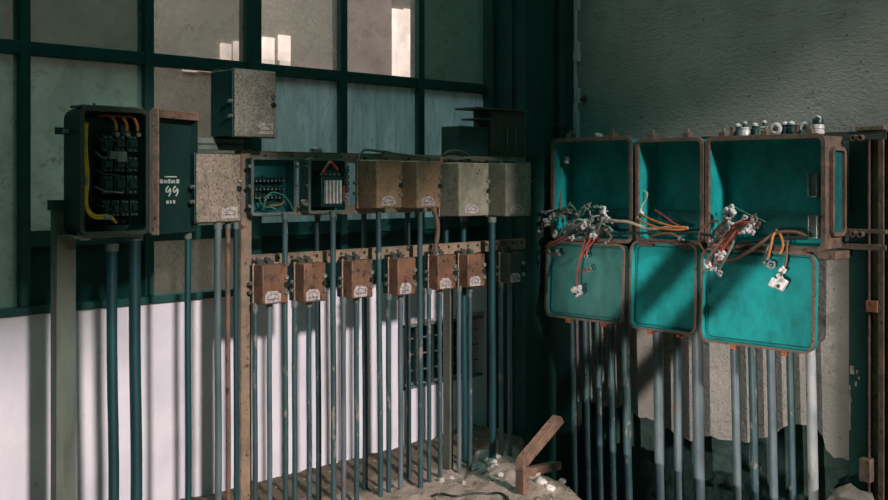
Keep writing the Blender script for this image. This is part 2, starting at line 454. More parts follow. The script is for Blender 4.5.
# --- unseen light shapers, out of the frame: opposite wall, its window opening stepped to cut the sun
wb = MB()
wb.box((-14, -8.3, 4.35), (-4.92, -8.0, 9)); wb.box((-4.92, -8.3, 5.3), (-4.4, -8.0, 9)); wb.box((-4.4, -8.3, 4.64), (-3.2, -8.0, 9)); wb.box((-3.2, -8.3, 4.85), (6, -8.0, 9))
wb.box((-14, -8.3, -.9), (6, -8.0, .9)); wb.box((-14, -8.3, .9), (-5.75, -8.0, 4.4)); wb.box((-1.2, -8.3, .9), (6, -8.0, 4.9))
struct('wall_back_mask', wb, 'column')
# side wall with a slot added to limit the low lamp, slanted bars added to cast streaks
ws = MB()
ws.box((-9.2, -9, 1.0), (-9, .2, 6)); ws.box((-9.2, -4.58, -.9), (-9, .2, 1.0)); ws.box((-9.2, -9, -.9), (-9, -5.085, 1.0))
struct('wall_side_mask', ws, 'column')
for n_, (y_, z_) in enumerate(((-3.58, 1.11), (-3.34, 1.09))):
    struct('streak_bar', MB().tube([(-5.3, y_, z_), (-5.3, y_ + z_ * .95, 0)], .045, 8), 'darkbrown')
struct('low_shade_block', MB().box((-1.1, -3.72, -.9), (-.94, -3.52, 2.02)), 'column')  # unseen block added to shade the foot of the corner column
struct('corner_shade_block', MB().box((-1.72, -3.75, -.9), (-1.1, -3.5, 5)), 'column')  # unseen block added to keep the sun off the corner

# ================================================================== LEFT RACK
YR0 = -.50            # plane of the rails
def rect(x0, y0, x1, y1, Y):
    """box limits (xa, za, xb, zb) seen between two picture corners on plane Y; height taken at mid"""
    a = onL(x0, y1, Y); b = onL(x1, y0, Y); c0 = onL((x0 + x1) / 2, y0, Y); c1 = onL((x0 + x1) / 2, y1, Y)
    return a.x, c1.z, b.x, c0.z

rack = thing('equipment_rack', 'rusted angle-iron rack carrying the boxes in front of the window', 'rack')
def angle_x(x0, x1, z0, z1, y, t=.006, depth=.04):
    return MB().box((x0, y, z0), (x1, y + t, z1)).box((x0, y, z1 - t), (x1, y + depth, z1))
def angle_post(x0, x1, z0, z1, y, t=.006, depth=.05):
    return MB().box((x0, y, z0), (x1, y + t, z1)).box((x0, y, z0), (x0 + t, y + depth, z1))
xa, xb = onL(246, 0, YR0).x, -.72
z = 1.6 + (180 - 152) / FPX * onL(256, 0, YR0).length  # placeholder, replaced just below
ztop = onL(300, 157, YR0).z; zmid = onL(300, 211, YR0).z; zlow = onL(300, 259, YR0).z
angle_x(xa, xb, ztop - .025, ztop + .025, YR0 + .012).build('top_rail', 'railrust', rack, bevel=.002)
angle_x(xa, xb, zmid - .022, zmid + .022, YR0 + .012).build('middle_rail', 'railrust', rack, bevel=.002)
angle_x(xa, xb, zlow - .03, zlow + .03, YR0 + .012).build('lower_rail', 'railrust', rack, bevel=.002)
for px0, px1, zt, m in ((240, 251, ztop + .03, 'railrust'), (452, 456, zlow, 'postgrey')):
    a, b = onL(px0, 0, YR0), onL(px1, 0, YR0)
    angle_post(a.x, b.x, -.02, zt, YR0 + .02 if px0 > 300 else YR0 - .005).build('post', m, rack, bevel=.002)
a, b = onL(299, 0, YR0 + .03), onL(307, 0, YR0 + .03)
MB().box((a.x, YR0 + .018, zmid), (b.x, YR0 + .03, ztop)).build('upright_strap', 'railgrey', rack)
for i in range(26):
    x = xa + (xb - xa) * (i + .5) / 26
    MB().lathe([(.007, 0), (.007, .006), (.004, .008)], (x, YR0 + .012, zlow + .012), (0, -1, 0), 8).build('rail_bolt', 'dark', rack)
    if i % 2: MB().lathe([(.009, 0), (.009, .006), (.004, .008)], (x, YR0 + .012, ztop), (0, -1, 0), 8).build('rail_bolt', 'dark', rack)
# ledge bar at the left of the rack (carries the grey box)
a = rect(186, 138, 240, 150, YR0)
strap = thing('mounting_bar', 'grey horizontal steel bar above the tan speckled box, left of the rack', 'bar')
MB().box((a[0] - .05, YR0, a[1]), (a[2] + .02, YR0 + .03, a[3])).build('bar', 'railgrey', strap, bevel=.003)
MB().box((a[0] - .05, YR0 - .004, (a[1] + a[3]) / 2 - .004), (a[2] + .02, YR0, (a[1] + a[3]) / 2 + .004)).build('groove_rib', 'darkbrown', strap)

# the free-standing channel post, far left
a, b = onL(53, 0, -.5), onL(73, 0, -.5); zt = onL(62, 203, -.5).z
post = thing('steel_post', 'olive-grey steel channel post carrying the large open cabinet, leftmost', 'post', (a.x, -.5, 0))
W = b.x - a.x
MB().box((.012, 0, -.03), (W + .012, .006, zt)).box((.012, 0, -.03), (.018, .05, zt)).box((W + .006, 0, -.03), (W + .012, .05, zt)).build('channel', 'postgrey', post, bevel=.002)
MB().box((0, -.01, zt - .03), (W + .04, .055, zt + .012)).build('cap_bracket', 'dark', post, bevel=.003)

# ---- generic lidded box on the left rack -------------------------------------------------------
def plate_marks(mb, x0, z0, x1, z1, y, rows=2):
    for r in range(rows):
        zz = z0 + (z1 - z0) * (r + .7) / (rows + .4); n = 4 if r else 3
        for k in range(n):
            xx = x0 + (x1 - x0) * (k + .3) / (n + .2); ww = (x1 - x0) / (n + 2)
            mb.box((xx, y - .0012, zz - .0025), (xx + ww, y, zz + .003))

def lug(mb, x, z, y, r=.011, l=.012):
    return mb.lathe([(r, 0), (r, l), (r * .62, l), (r * .62, l * .45), (.0005, l * .45)], (x, y, z), (0, -1, 0), 14)

def switch_box(name, label, cat, left, f0, f1, y0, y1, depth, m, group=None, lugs=3, clamps=True, edge_m='pinkrust', yb=YR0 + .012, rim=.4, plate='arch', side='dark'):
    """box whose front spans picture columns f0..f1, rows y0..y1 (at its middle); depth out of the rack"""
    Y = yb - depth
    x0, z0, x1, z1 = rect(f0, y0, f1, y1, Y)
    t = thing(name, label, cat, (x0, Y, z0), 0, group)
    w, h = x1 - x0, z1 - z0
    yr = depth * (1 - rim)
    MB().box((0, 0, 0), (w, yr, h)).build('cover', m, t, bevel=.006)
    MB().box((-.002, yr + .006, .003), (w + .002, depth, h - .003)).build('housing', side, t, bevel=.004)
    MB().box((-.005, yr, -.004), (w + .005, yr + .006, h + .004)).build('cover_lip', edge_m, t, bevel=.002)
    pw, ph = min(w * .55, .11), min(h * .22, .05)
    px0, pz0 = w * .16, h * .05
    if plate == 'wide':
        px0, pz0, pw, ph = w * .08, h * .04, w * .62, h * .30
        P = [(px0, pz0), (px0 + pw, pz0), (px0 + pw, pz0 + ph * .7), (px0 + pw * .8, pz0 + ph * .97), (px0 + pw * .2, pz0 + ph), (px0, pz0 + ph * .66)]
    elif plate == 'arch':
        P = [(px0, pz0), (px0 + pw, pz0), (px0 + pw, pz0 + ph * .55)] + [(px0 + pw / 2 + pw / 2 * .86 * math.cos(a), pz0 + ph * .55 + ph * .45 * math.sin(a)) for a in (.5, 1, 1.57, 2.14, 2.64)] + [(px0, pz0 + ph * .55)]
    else:
        px0 = w * .55; pw = w * .36; P = [(px0, pz0), (px0 + pw, pz0), (px0 + pw, pz0 + ph), (px0, pz0 + ph)]
    pm = MB(); pm.prism(P, 1, -.004, .001)
    pl_ = pm.build('name_plate', 'label', t)
    mk = MB()
    mk.tube([(px0 + pw * f, -.0045, pz0 + ph * (.45 + .3 * math.sin(PI * (f - .12) / .76))) for f in (.12, .3, .5, .7, .88)], .0014, 6, 3)
    plate_marks(mk, px0 + pw * .1, pz0 + ph * .05, px0 + pw * .9, pz0 + ph * .55, -.004, 1)
    mk.build('plate_marking', 'mark', pl_)
    for k in range(lugs):
        zz = h * (.66 - .19 * k) if plate != 'rect' else h * (.62 - .13 * k)
        lm = lug(MB(), w - .012 if lugs == 3 else w - .016, zz, .002, .0105 if k != 1 else .012)
        lm.build('screw_gland', 'wblack' if k == 1 else 'metal', t)
    for zz in (.3, .52):
        MB().box((-.022, yr - .004, h * zz - .008), (-.004, yr + .014, h * zz + .008)).lathe([(.006, 0), (.006, .012)], (-.014, yr - .004, h * zz), (0, -1, 0), 8).build('hinge_lug', 'railgrey', t, bevel=.002)
    if clamps:
        for q in range(2):
            cb = MB(); xx = w * (.05 + .38 * q)
            cb.box((xx, depth * .4, h), (xx + w * .24, depth * .9, h + .016)).lathe([(.007, 0), (.007, .02), (.004, .022)], (xx + w * .06, depth * .55, h + .01), (0, 0, 1), 8)
            cb.lathe([(.006, 0), (.006, .016)], (xx + w * .18, depth * .55, h + .01), (0, 0, 1), 8)
            cb.build('terminal_clamp', 'darkbrown', t)
    return t

# ---- seven small rusty boxes on the lower rail
SM = [(262.5, 288, 264.5, 304), (304, 326, 263, 302), (352, 373, 260, 298), (398, 416, 258, 295), (438, 456, 255, 289.5), (468, 485, 254, 287), (509, 524, 253, 283)]
sm_lab = ['small rust-brown fuse box, leftmost of the lower row', 'small rust-brown fuse box, second from left in the lower row',
          'small rust-brown fuse box in the lower row, third from left', 'small rust-brown fuse box in the middle of the lower row, fourth of seven',
          'small rust-brown fuse box in the lower row under the bent rusty pipe', 'small rust-brown fuse box, sixth of the lower row, left of the thick dark conduit',
          'small shaded fuse box at the right end of the lower row']
for i, (a, b, c, d) in enumerate(SM):
    switch_box('fuse_box', sm_lab[i], 'fuse box', 0, a, b, c, d, .115, 'rust' if i < 6 else 'darkbrown', 'small rusty fuse boxes of the lower row', plate='wide')  # end box takes a darker material: its shade is put into the colour
# ---- four larger brown boxes of the upper row
UP = [(377, 402, 160, 208, 'rust2'), (417, 441, 161, 208, 'rust2'), (459, 489, 163, 216, 'olive'), (506, 531, 163.5, 216, 'olive')]
up_lab = ['brown switch box in the upper row beside the open contactor tray', 'brown switch box, second of the four closed ones in the upper row',
          'olive-grey tall switch box, third of the closed ones in the upper row', 'shaded olive-grey switch box at the right end of the upper row']
for i, (a, b, c, d, m) in enumerate(UP):
    switch_box('switch_box', up_lab[i], 'switch box', 0, a, b, c, d, .165, m, 'closed switch boxes of the upper row', clamps=False, rim=.12, lugs=3 if i < 3 else 1)
# ---- two speckled grey boxes
switch_box('speckled_box', 'grey speckled metal box with dark side, highest on the left wall', 'electrical box', 0, 235, 276, 70, 137, .19, 'speck', None, 2, False, 'dark', rim=.92, plate='rect')
switch_box('speckled_box', 'tan speckled metal box beside the open cabinet door', 'electrical box', 0, 196.5, 241, 154, 222, .10, 'speck2', None, 3, False, 'dark', rim=.9, plate='rect')
# dark backing strut that carries the upper grey box
a = rect(213, 70, 232, 150, YR0 + .02)
st = thing('support_strut', 'dark upright strut behind the highest grey speckled box', 'strut')
MB().box((a[0] + .02, YR0 + .012, a[1]), (a[2] + .12, YR0 + .05, a[3])).build('strut', 'dark', st, bevel=.003)
MB().box((a[0] + .02, YR0 + .005, a[3] - .02), (a[2] + .16, YR0 + .012, a[3])).build('strut_plate', 'darkbrown', st)

# ---- first open tray: terminal strips and loose green wires
def tray(name, label, x0, y0, x1, y1, depth):
    Y = YR0 + .012 - depth
    a = rect(x0, y0, x1, y1, Y)
    t = thing(name, label, 'open terminal box', (a[0], Y, a[1]))
    w, h = a[2] - a[0], a[3] - a[1]
    MB().pan(0, 0, w, h, 0, depth, .006, .012).build('tray', 'tealdark', t)
    MB().ring(0, 0, w, h, -.004, .004, .006, .008, .012).build('tray_flange', 'railgrey', t)
    for xx in (-.012, w + .012):
        for zz in (.15, .5, .85):
            lug(MB(), xx, h * zz, .006, .008, .01).build('flange_bolt', 'metal', t)
    return t, w, h
random.seed(11)
t, w, h = tray('open_terminal_box', 'open terminal tray with black terminals and green wires, leftmost in the upper row', 252, 158, 295, 214, .07)
for r in range(3):
    tb = MB(); z0 = h * (.56 - .15 * r)
    tb.box((w * .1, .03, z0), (w * .86, .06, z0 + h * .06))
    for k in range(8):
        xx = w * (.12 + .09 * k); tb.box((xx, .018, z0 + .004), (xx + .012, .03, z0 + h * .06 + random.uniform(0, .02)))
    b = tb.build('terminal_strip', 'black', t)
    for k in range(8): MB().lathe([(.004, 0), (.004, .004)], (w * (.12 + .09 * k) + .006, .018, z0 + h * .03), (0, -1, 0), 6).build('terminal_screw', 'metal', b)
for k, (p, m) in enumerate(((((.3, .2), (.45, .38), (.72, .34), (.9, .2), (.98, .05)), 'wgreen'), (((.18, .3), (.3, .14), (.55, .1), (.7, -.02)), 'wgreen'), (((.35, .12), (.34, .3), (.5, .34)), 'wgreen'),
                            (((.45, .15), (.7, .16), (.8, .22)), 'worange'), (((.2, .1), (.4, .2), (.6, .24)), 'wblack'))):
    MB().tube([(w * u, .008 + .004 * k, h * v) for u, v in p], .0035, 6, 5).build('loose_wire', m, t)
for k in range(5): MB().torus((w + .05, -.006, h * (.82 - .11 * k)), (0, 1, 0), .010, .004, 12, 6).build('side_terminal', 'black', t)
lug(MB(), w + .045, h * .2, 0, .014, .02).build('side_knob', 'metal', t)
# ---- second open tray: contactor
t, w, h = tray('contactor_tray', 'open tray holding a contactor with white ribs and red tip', 309, 159, 346, 212, .07)
MB().box((w * .22, -.03, h * .1), (w * .82, .06, h * .66)).box((w * .3, -.012, h * .64), (w * .75, .06, h * .8)).build('contactor', 'black', t, bevel=.003)
for k in range(5):
    MB().box((w * (.3 + .095 * k), -.046, h * .16), (w * (.3 + .095 * k) + .009, -.028, h * .6)).build('white_rib', 'porcelain', t, bevel=.002)
MB().tube([(w * .28, -.02, h * .74), (w * .4, -.024, h * .88), (w * .52, -.022, h * .94), (w * .7, -.02, h * .8)], .006, 8, 4).build('red_tip', 'redbit', t)
for k in range(5): lug(MB(), w * (.26 + .12 * k), h * .71, -.012, .006, .008).build('contact_screw', 'metal', t)
for k in range(4): MB().torus((w * 1.0, -.008, h * (.78 - .12 * k)), (0, 1, 0), .010, .004, 12, 6).build('side_terminal', 'black', t)
lug(MB(), w * .94, h * .3, -.005, .013, .02).build('side_knob', 'metal', t)
MB().box((w * .82, -.02, h * .2), (w * .9, .05, h * .5)).build('coil_block', 'wred', t)
o = MB().box((0, -.012, 0), (.06, .012, .022)).rock((.03, 0, .02), .016, 2).build('plaster_chip', 'label')
o.location = onL(311, 157.5, YR0 + .03); o.location.z = ztop + .022
tag(o, 'small white chip lying on the top rail above the contactor tray', 'chip')

# ---- dark switch gear standing behind the right end of the row
a = rect(446, 127, 476, 160, -.36); b = rect(478, 112, 512, 160, -.36)
t = thing('switchgear', 'dark rusty switchgear with a hood behind the upper row, under the last pane', 'switchgear', (a[0], -.46, ztop + .025))
h1, h2 = a[3] - ztop - .025, b[3] - ztop - .025
MB().box((0, 0, 0), (a[2] - a[0], .14, h1)).build('switch_case', 'dark', t, bevel=.005)
bx0, bx1 = b[0] - a[0], b[2] - a[0]
MB().box((bx0, 0, 0), (bx1, .14, h2)).build('relay_case', 'darkbrown', t, bevel=.005)
MB().box((bx0 - .14, -.02, h2), (bx1 + .02, .15, h2 + .012)).box((bx0 - .12, -.02, h2 - .06), (bx0 + .0, .12, h2 - .05)).build('hood', 'darkbrown', t, bevel=.003)
for u in (.45, .7): MB().tube([(bx0 + (bx1 - bx0) * u, -.008, h2 * .25), (bx0 + (bx1 - bx0) * u, -.008, h2 * .65)], .005, 8).build('handle_rod', 'railgrey', t)

# ---- large open cabinet on the far left
YB, DP = YR0, .14
Yc = YB - DP
x0, z0, x1, z1 = rect(80, 108.5, 148, 234.5, Yc)
w, h = x1 - x0, z1 - z0
cab = thing('control_cabinet', 'large dark control cabinet standing open on the left post, yellow wires inside', 'cabinet', (x0, Yc, z0))
MB().pan(0, 0, w, h, 0, DP, .007, .045).build('cabinet_shell', 'dark', cab)
MB().ring(0, 0, w, h, -.01, .0, .004, .014, .03).build('cabinet_rim', 'darkbrown', cab)
MB().box((.02, .02, h + .001), (w - .01, DP - .01, h + .012)).lathe([(.006, 0), (.006, .01)], (w * .3, DP * .4, h + .012)).build('top_flange', 'railgrey', cab, bevel=.003)
bk = MB().box((-.055, DP - .05, h * .79), (.0, DP - .035, h * .845)); bk.build('mounting_ear', 'dark', cab, bevel=.002)
MB().box((-.03, DP - .052, h * .80), (-.002, DP - .05, h * .835)).build('latch_plate', 'metal', cab)
MB().box((-.02, .01, -.012), (w * .95, DP, 0)).build('bottom_flange', 'railgrey', cab, bevel=.002)
MB().box((.015, .03, -.02), (.06, .06, .012)).build('cable_gland', 'metal', cab, bevel=.003)
MB().box((.05, DP - .03, h * .08), (w - .02, DP - .012, h * .93)).build('mounting_plate', 'dark', cab)
random.seed(21)
for r, (zz, hh, n) in enumerate(((.66, .13, 3), (.50, .12, 3), (.32, .15, 3), (.14, .13, 4))):
    for k in range(n):
        ww = (w * .56) / n; xx = w * .36 + ww * k
        cm = MB().box((xx + .004, .035, h * zz), (xx + ww - .004, DP - .03, h * (zz + hh)))
        cm.box((xx + .01, .02, h * (zz + hh * .3)), (xx + ww - .01, .036, h * (zz + hh * .7)))
        c_ = cm.build('contactor', 'black', cab, bevel=.002)
        for q in range(2):
            for zq in (.88, .1): MB().lathe([(.0045, 0), (.0045, .006), (.002, .008)], (xx + ww * (.3 + .4 * q), .035, h * (zz + hh * zq)), (0, -1, 0), 8).build('terminal_screw', 'railgrey', c_)
MB().box((w * .45, .012, h * .60), (w * .55, .036, h * .66)).build('relay_cap', 'railgrey', cab)
MB().box((w * .56, .012, h * .58), (w * .7, .036, h * .66)).build('relay_cap', 'railgrey', cab)
for k in range(3):
    xx = w * (.55 + .16 * k)
    MB().tube([(xx - .03, DP - .03, h * .95), (xx - .01, .05, h * .95), (xx + .004, .03, h * .89), (xx + .008, .03, h * .83)], .0065, 8, 5).build('orange_wire', 'worange', cab)
    lug(MB(), xx + .008, h * .80, .03, .009, .012).build('wire_lug', 'metal', cab)
for k, off in enumerate((0, .010)):
    MB().tube([(w * .1 + off, .02, h * .88), (w * .075 + off, .012, h * .7), (w * .10 + off, .010, h * .45), (w * .085 + off * .8, .01, h * .3), (w * .12 + off * .4, .01, h * .19 + off), (w * .24, .012, h * .135 + off), (w * .45, .014, h * .13 + off), (w * .56, .02, h * .09)], .0048, 8, 6).build('yellow_wire', 'yellow', cab)
for p in ((.105, .42, 0), (.42, .135, 1)):
    MB().lathe([(.009, -.016), (.009, .016)], (w * p[0], .012, h * p[1]), (1, 0, 0) if p[2] else (0, 0, 1), 10).build('wire_sleeve', 'metal', cab)
for k in range(5):
    MB().tube([(w * .3, .05, h * (.8 - .14 * k)), (w * .38, .03, h * (.74 - .13 * k)), (w * .5, .03, h * (.76 - .14 * k)), (w * .66, .028, h * (.72 - .13 * k))], .0035, 6, 4).build('black_wire', 'wgrey' if k % 2 else 'wblack', cab)
# swung-back door: shows its inside
hx = w + .012; L = w * .96
ang = math.radians(24)
Rm = Matrix.Translation((hx, -.012, 0)) @ Matrix.Rotation(ang, 4, 'Z')
def xf(mb):
    bmesh.ops.transform(mb.bm, matrix=Rm, verts=mb.bm.verts); return mb
door = xf(MB().pan(0, -.004, L, h + .004, -.03, .012, .007, .012)).build('door', 'doorblack', cab)
xf(MB().box((-.006, -.034, -.008), (.003, .0, h + .008))).build('door_edge', 'pinkrust', door, bevel=.003)
xf(MB().box((.008, -.036, h - .03), (L, -.026, h + .004))).build('door_top_strip', 'brown', door, bevel=.002)
hg = MB().tube([(w + .004, -.012, .0), (w + .004, -.012, h)], .006, 8)
hg.build('hinge_rod', 'railgrey', cab)
mk = MB(); yy = .0035
Lz = lambda v: h * v
mk.box((L * .32, yy, Lz(.455)), (L * .62, yy + .001, Lz(.465)))
for k, (a_, b_) in enumerate(((.2, .29), (.3, .4), (.41, .47), (.48, .6), (.61, .70))):
    mk.box((L * a_, yy, Lz(.405)), (L * (b_ - .012), yy + .001, Lz(.438 - .006 * (k % 2))))
for o_ in (.36, .54):       # two hand-painted strokes of a mark like a looped letter pair
    mk.tube([(L * (o_ + dx), yy, Lz(dz)) for dx, dz in ((.05, .38), (.0, .36), (.0, .335), (.05, .335), (.09, .36), (.1, .33), (.06, .295))], .0035, 6, 4)
for k, (a_, b_) in enumerate(((.36, .42), (.45, .49), (.53, .58))): mk.box((L * a_, yy, Lz(.235)), (L * b_, yy + .001, Lz(.262)))
xf(mk).build('painted_marking', 'paintmark', door)

# ================================================================== CONDUITS, LEFT
PY = -.54
def conduit(px, pt, rw, label, m='conduit', Y=PY, zb=0, lean=0, group='upright conduits below the left rack', couple=True):
    a = onL(px, pt, Y); b = onL(px + lean, 0, Y)
    r = rw / 2 * ((Y - CY) * Q / (1 - (px - PX0) / FPX)) / FPX
    t = thing('conduit', label, 'conduit', (b.x, Y, zb), 0, group)
    top = Vector((a.x - b.x, 0, a.z - zb))
    pts_ = [Vector((0, 0, -.03)), top * .33 + Vector((r * .15, 0, 0)), top * .66 - Vector((r * .1, 0, 0)), top]
    MB().tube(pts_, r, 12, 3).build('pipe', m, t)
    if couple:
        MB().lathe([(r * 1.25, -.03), (r * 1.25, .0)], top, (0, 0, 1), 12).build('locknut', 'railgrey', t)
    return t
names = ORD
PAIRS = [(255, 269.5), (294.5, 309), (343.5, 356.5), (388.5, 400.5), (429, 440), (459, 470), (501, 510)]
for i, (p, q) in enumerate(PAIRS):
    for s_, px in (('left', p), ('right', q)):
        bot = SM[i][3] - 1.2
        conduit(px, bot, 5.2 if i < 4 else 4.6, '%s blue conduit of the pair under the %s small box of the lower row' % (s_, ORD[i]), 'conduit' if (i + (s_ == 'left')) % 3 else 'conduit_grey', PY if i else PY, lean=0)
LONG = [(285, 213, 5.5, 'long blue conduit between the first and second small boxes of the lower row', PY - .035),
        (333, 211, 5.8, 'long blue conduit between the second and third small boxes of the lower row', PY - .035),
        (378.5, 207, 5.6, 'long blue conduit between the third and fourth small boxes of the lower row', PY - .035),
        (420, 207, 5.6, 'long blue conduit between the fourth and fifth small boxes of the lower row', PY - .035),
        (492, 217, 7.0, 'thick dark blue conduit crossing in front of the lower row near its right end', PY - .035)]
for px, pt, rw, lab, Y in LONG:
    conduit(px, pt, rw, lab, 'conduit' if px < 480 else 'conduit_big', Y, lean=2 if px > 370 and px < 400 else .5)
BEH = [(317.5, 211, 5.6, 'long conduit passing behind the second small box of the lower row'), (364, 208, 5.4, 'long conduit passing behind the third small box of the lower row'),
       (407.5, 208, 5.4, 'long conduit passing behind the fourth small box of the lower row'), (446, 208, 5.2, 'long conduit passing just left of the sixth small box of the lower row'),
       (463.5, 216, 5.6, 'long conduit passing behind the sixth small box of the lower row')]
for px, pt, rw, lab in BEH: conduit(px, pt, rw, lab, 'conduit_big' if px > 440 else 'conduit', YR0 + .072, lean=1.2)
conduit(112, 244, 10.5, 'thick teal conduit under the open cabinet, left one of two', 'conduit_big', -.57, lean=1.5)
conduit(135, 233, 11.5, 'thick teal conduit under the open cabinet, right one of two', 'conduit_big', -.57, lean=1)
conduit(188, 232, 6.2, 'single blue conduit on the white wall right of the thick teal pair', 'conduit_big', -.55, lean=0)
conduit(218, 222, 7, 'blue conduit below the tan speckled box', 'conduit_grey', -.56, lean=0)
conduit(228, 222, 5, 'rusty conduit below the tan speckled box beside the rack post', 'conduit_rust', -.545, lean=0)
conduit(236, 222, 5, 'dark conduit running down against the left post of the rack', 'conduit_big', -.575, lean=0)
# bent rusty pipe into the fifth small box
a, b = onL(436, 207, PY), onL(436, 256, PY)
bp = thing('bent_pipe', 'short bent rusty pipe entering the top of a small box in the lower row', 'pipe', b)
MB().tube([(0, 0, -.004), (0, 0, .06), (.012, 0, .13), (.004, 0, .2), (-.012, .02, (a.z - b.z) + .01)], .0135, 10, 5).build('pipe', 'conduit_rust', bp)
MB().lathe([(.02, 0), (.02, .012), (.016, .02)], (0, 0, -.004)).build('gland', 'metal', bp)
# thin grey cable over the top of the boxes
pp = [(359, 160, -.56), (361, 152, -.54), (367, 149.5, -.53), (385, 151.5, -.53), (410, 155, -.53), (440, 157.5, -.53), (470, 157.5, -.53), (500, 160, -.53), (530, 163, -.53)]
tc = thing('cable', 'thin pale conduit bent over the tops of the upper switch boxes', 'cable')
MB().tube([onL(x, y + .5, Y) for x, y, Y in pp], .0065, 8, 5).build('tube', 'railgrey', tc)
for k in (3, 5, 7): p = onL(*pp[k]); MB().box((p.x - .012, p.y - .01, p.z - .035), (p.x + .012, p.y + .02, p.z + .006)).build('saddle_clip', 'railrust', tc)
pp = [(442, 160, -.5), (446, 153, -.52), (455, 151, -.52), (465, 153, -.52), (470, 160, -.5)]
o = MB().tube([onL(*p) for p in pp], .009, 8, 5).build('hose', 'darkbrown'); tag(o, 'short arched dark hose on top of the upper row, before the switchgear', 'hose')

# ================================================================== RIGHT: cast boxes with hanging lids
XF = -.32             # plane of the box mouths
XB = -.12
rr = thing('support_rack', 'rusty steel frame of rails and two posts holding the teal boxes', 'frame', (0, 0, 0), RW)
# local: x = -world y, y = world x
zt = onR(700, 139, XB).z; zb = onR(850, 230, XB).z
u0, u1 = -onR(552, 0, XB).y, -onR(886, 0, XB).y
MB().box((u0, XB + .0, zt - .03), (u1, XB + .008, zt + .014)).box((u0, XB, zt + .008), (u1, XB + .05, zt + .014)).build('top_rail', 'darkbrown', rr, bevel=.002)
MB().box((u0, XB + .0, zb - .1), (u1, XB + .008, zb - .07)).box((-onR(838, 0, XB).y, XB, zb - .014), (u1, XB + .03, zb + .006)).build('lower_rail', 'rim', rr, bevel=.002)
ua, ub = -onR(849, 0, -.01).y, -onR(867, 0, -.01).y
MB().box((ua, -.014, -.72), (ub, -.001, zt)).build('dark_post', 'column', rr, bevel=.004)['label'] = 'dark painted flat post'
ua, ub = -onR(868, 0, -.04).y, -onR(891, 0, -.04).y
ch = MB().box((ua, -.045, -.72), (ua + .012, -.004, zt + .03)).box((ua, -.012, -.72), (ub, -.004, zt + .03)).box((ub - .012, -.045, -.72), (ub, -.004, zt + .03)).box((ua + .055, -.05, -.72), (ua + .085, -.012, zt + .03))
ch.build('rusty_post', 'rim', rr, bevel=.002)
z9 = onR(868, 306, -.05).z
MB().box((ua - .004, -.058, z9 - .03), (ua + .055, -.046, z9 + .03)).build('rust_strap', 'orange', rr, bevel=.002)
MB().box((ua - .03, -.13, zt + .016), (ub, -.004, zt + .04)).build('post_cap', 'rim', rr, bevel=.004)
for k, pxb in enumerate((855, 862)):
    u = -onR(pxb, 0, XB).y
    for zz in (zb - .02, zt - .02): lug(MB(), u, zz, XB, .016, .03).build('frame_bolt', 'rim', rr)
# paint chips on the dark post
chip = MB(); random.seed(4)
for px, py, s_ in ((852, 370, .022), (857, 372, .010), (856, 384, .012), (859, 378, .008), (851, 400, .008), (850, 392, .008)):
    p = onR(px, py, -.014); chip.box((-p.y - s_ * .5, -.0152, p.z - s_), (-p.y + s_ * .5, -.014, p.z + s_))
p0, p1 = onR(850, 385, -.014), onR(850, 430, -.014)
chip.box((-p0.y - .004, -.0152, p1.z), (-p0.y + .003, -.014, p0.z))
chip.build('paint_chip', 'label', rr)

BOXES = [(553.5, 631, 140, 239, 'left'), (638.5, 702, 140.5, 241, 'middle'), (709, 823, 138.5, 246, 'right')]
box_lab = ['open teal cast box, leftmost and smaller-lidded, nearest the dark corner', 'open teal cast box in the middle of the three, narrowest', 'open teal cast box at the right, widest, porcelain insulators on top']
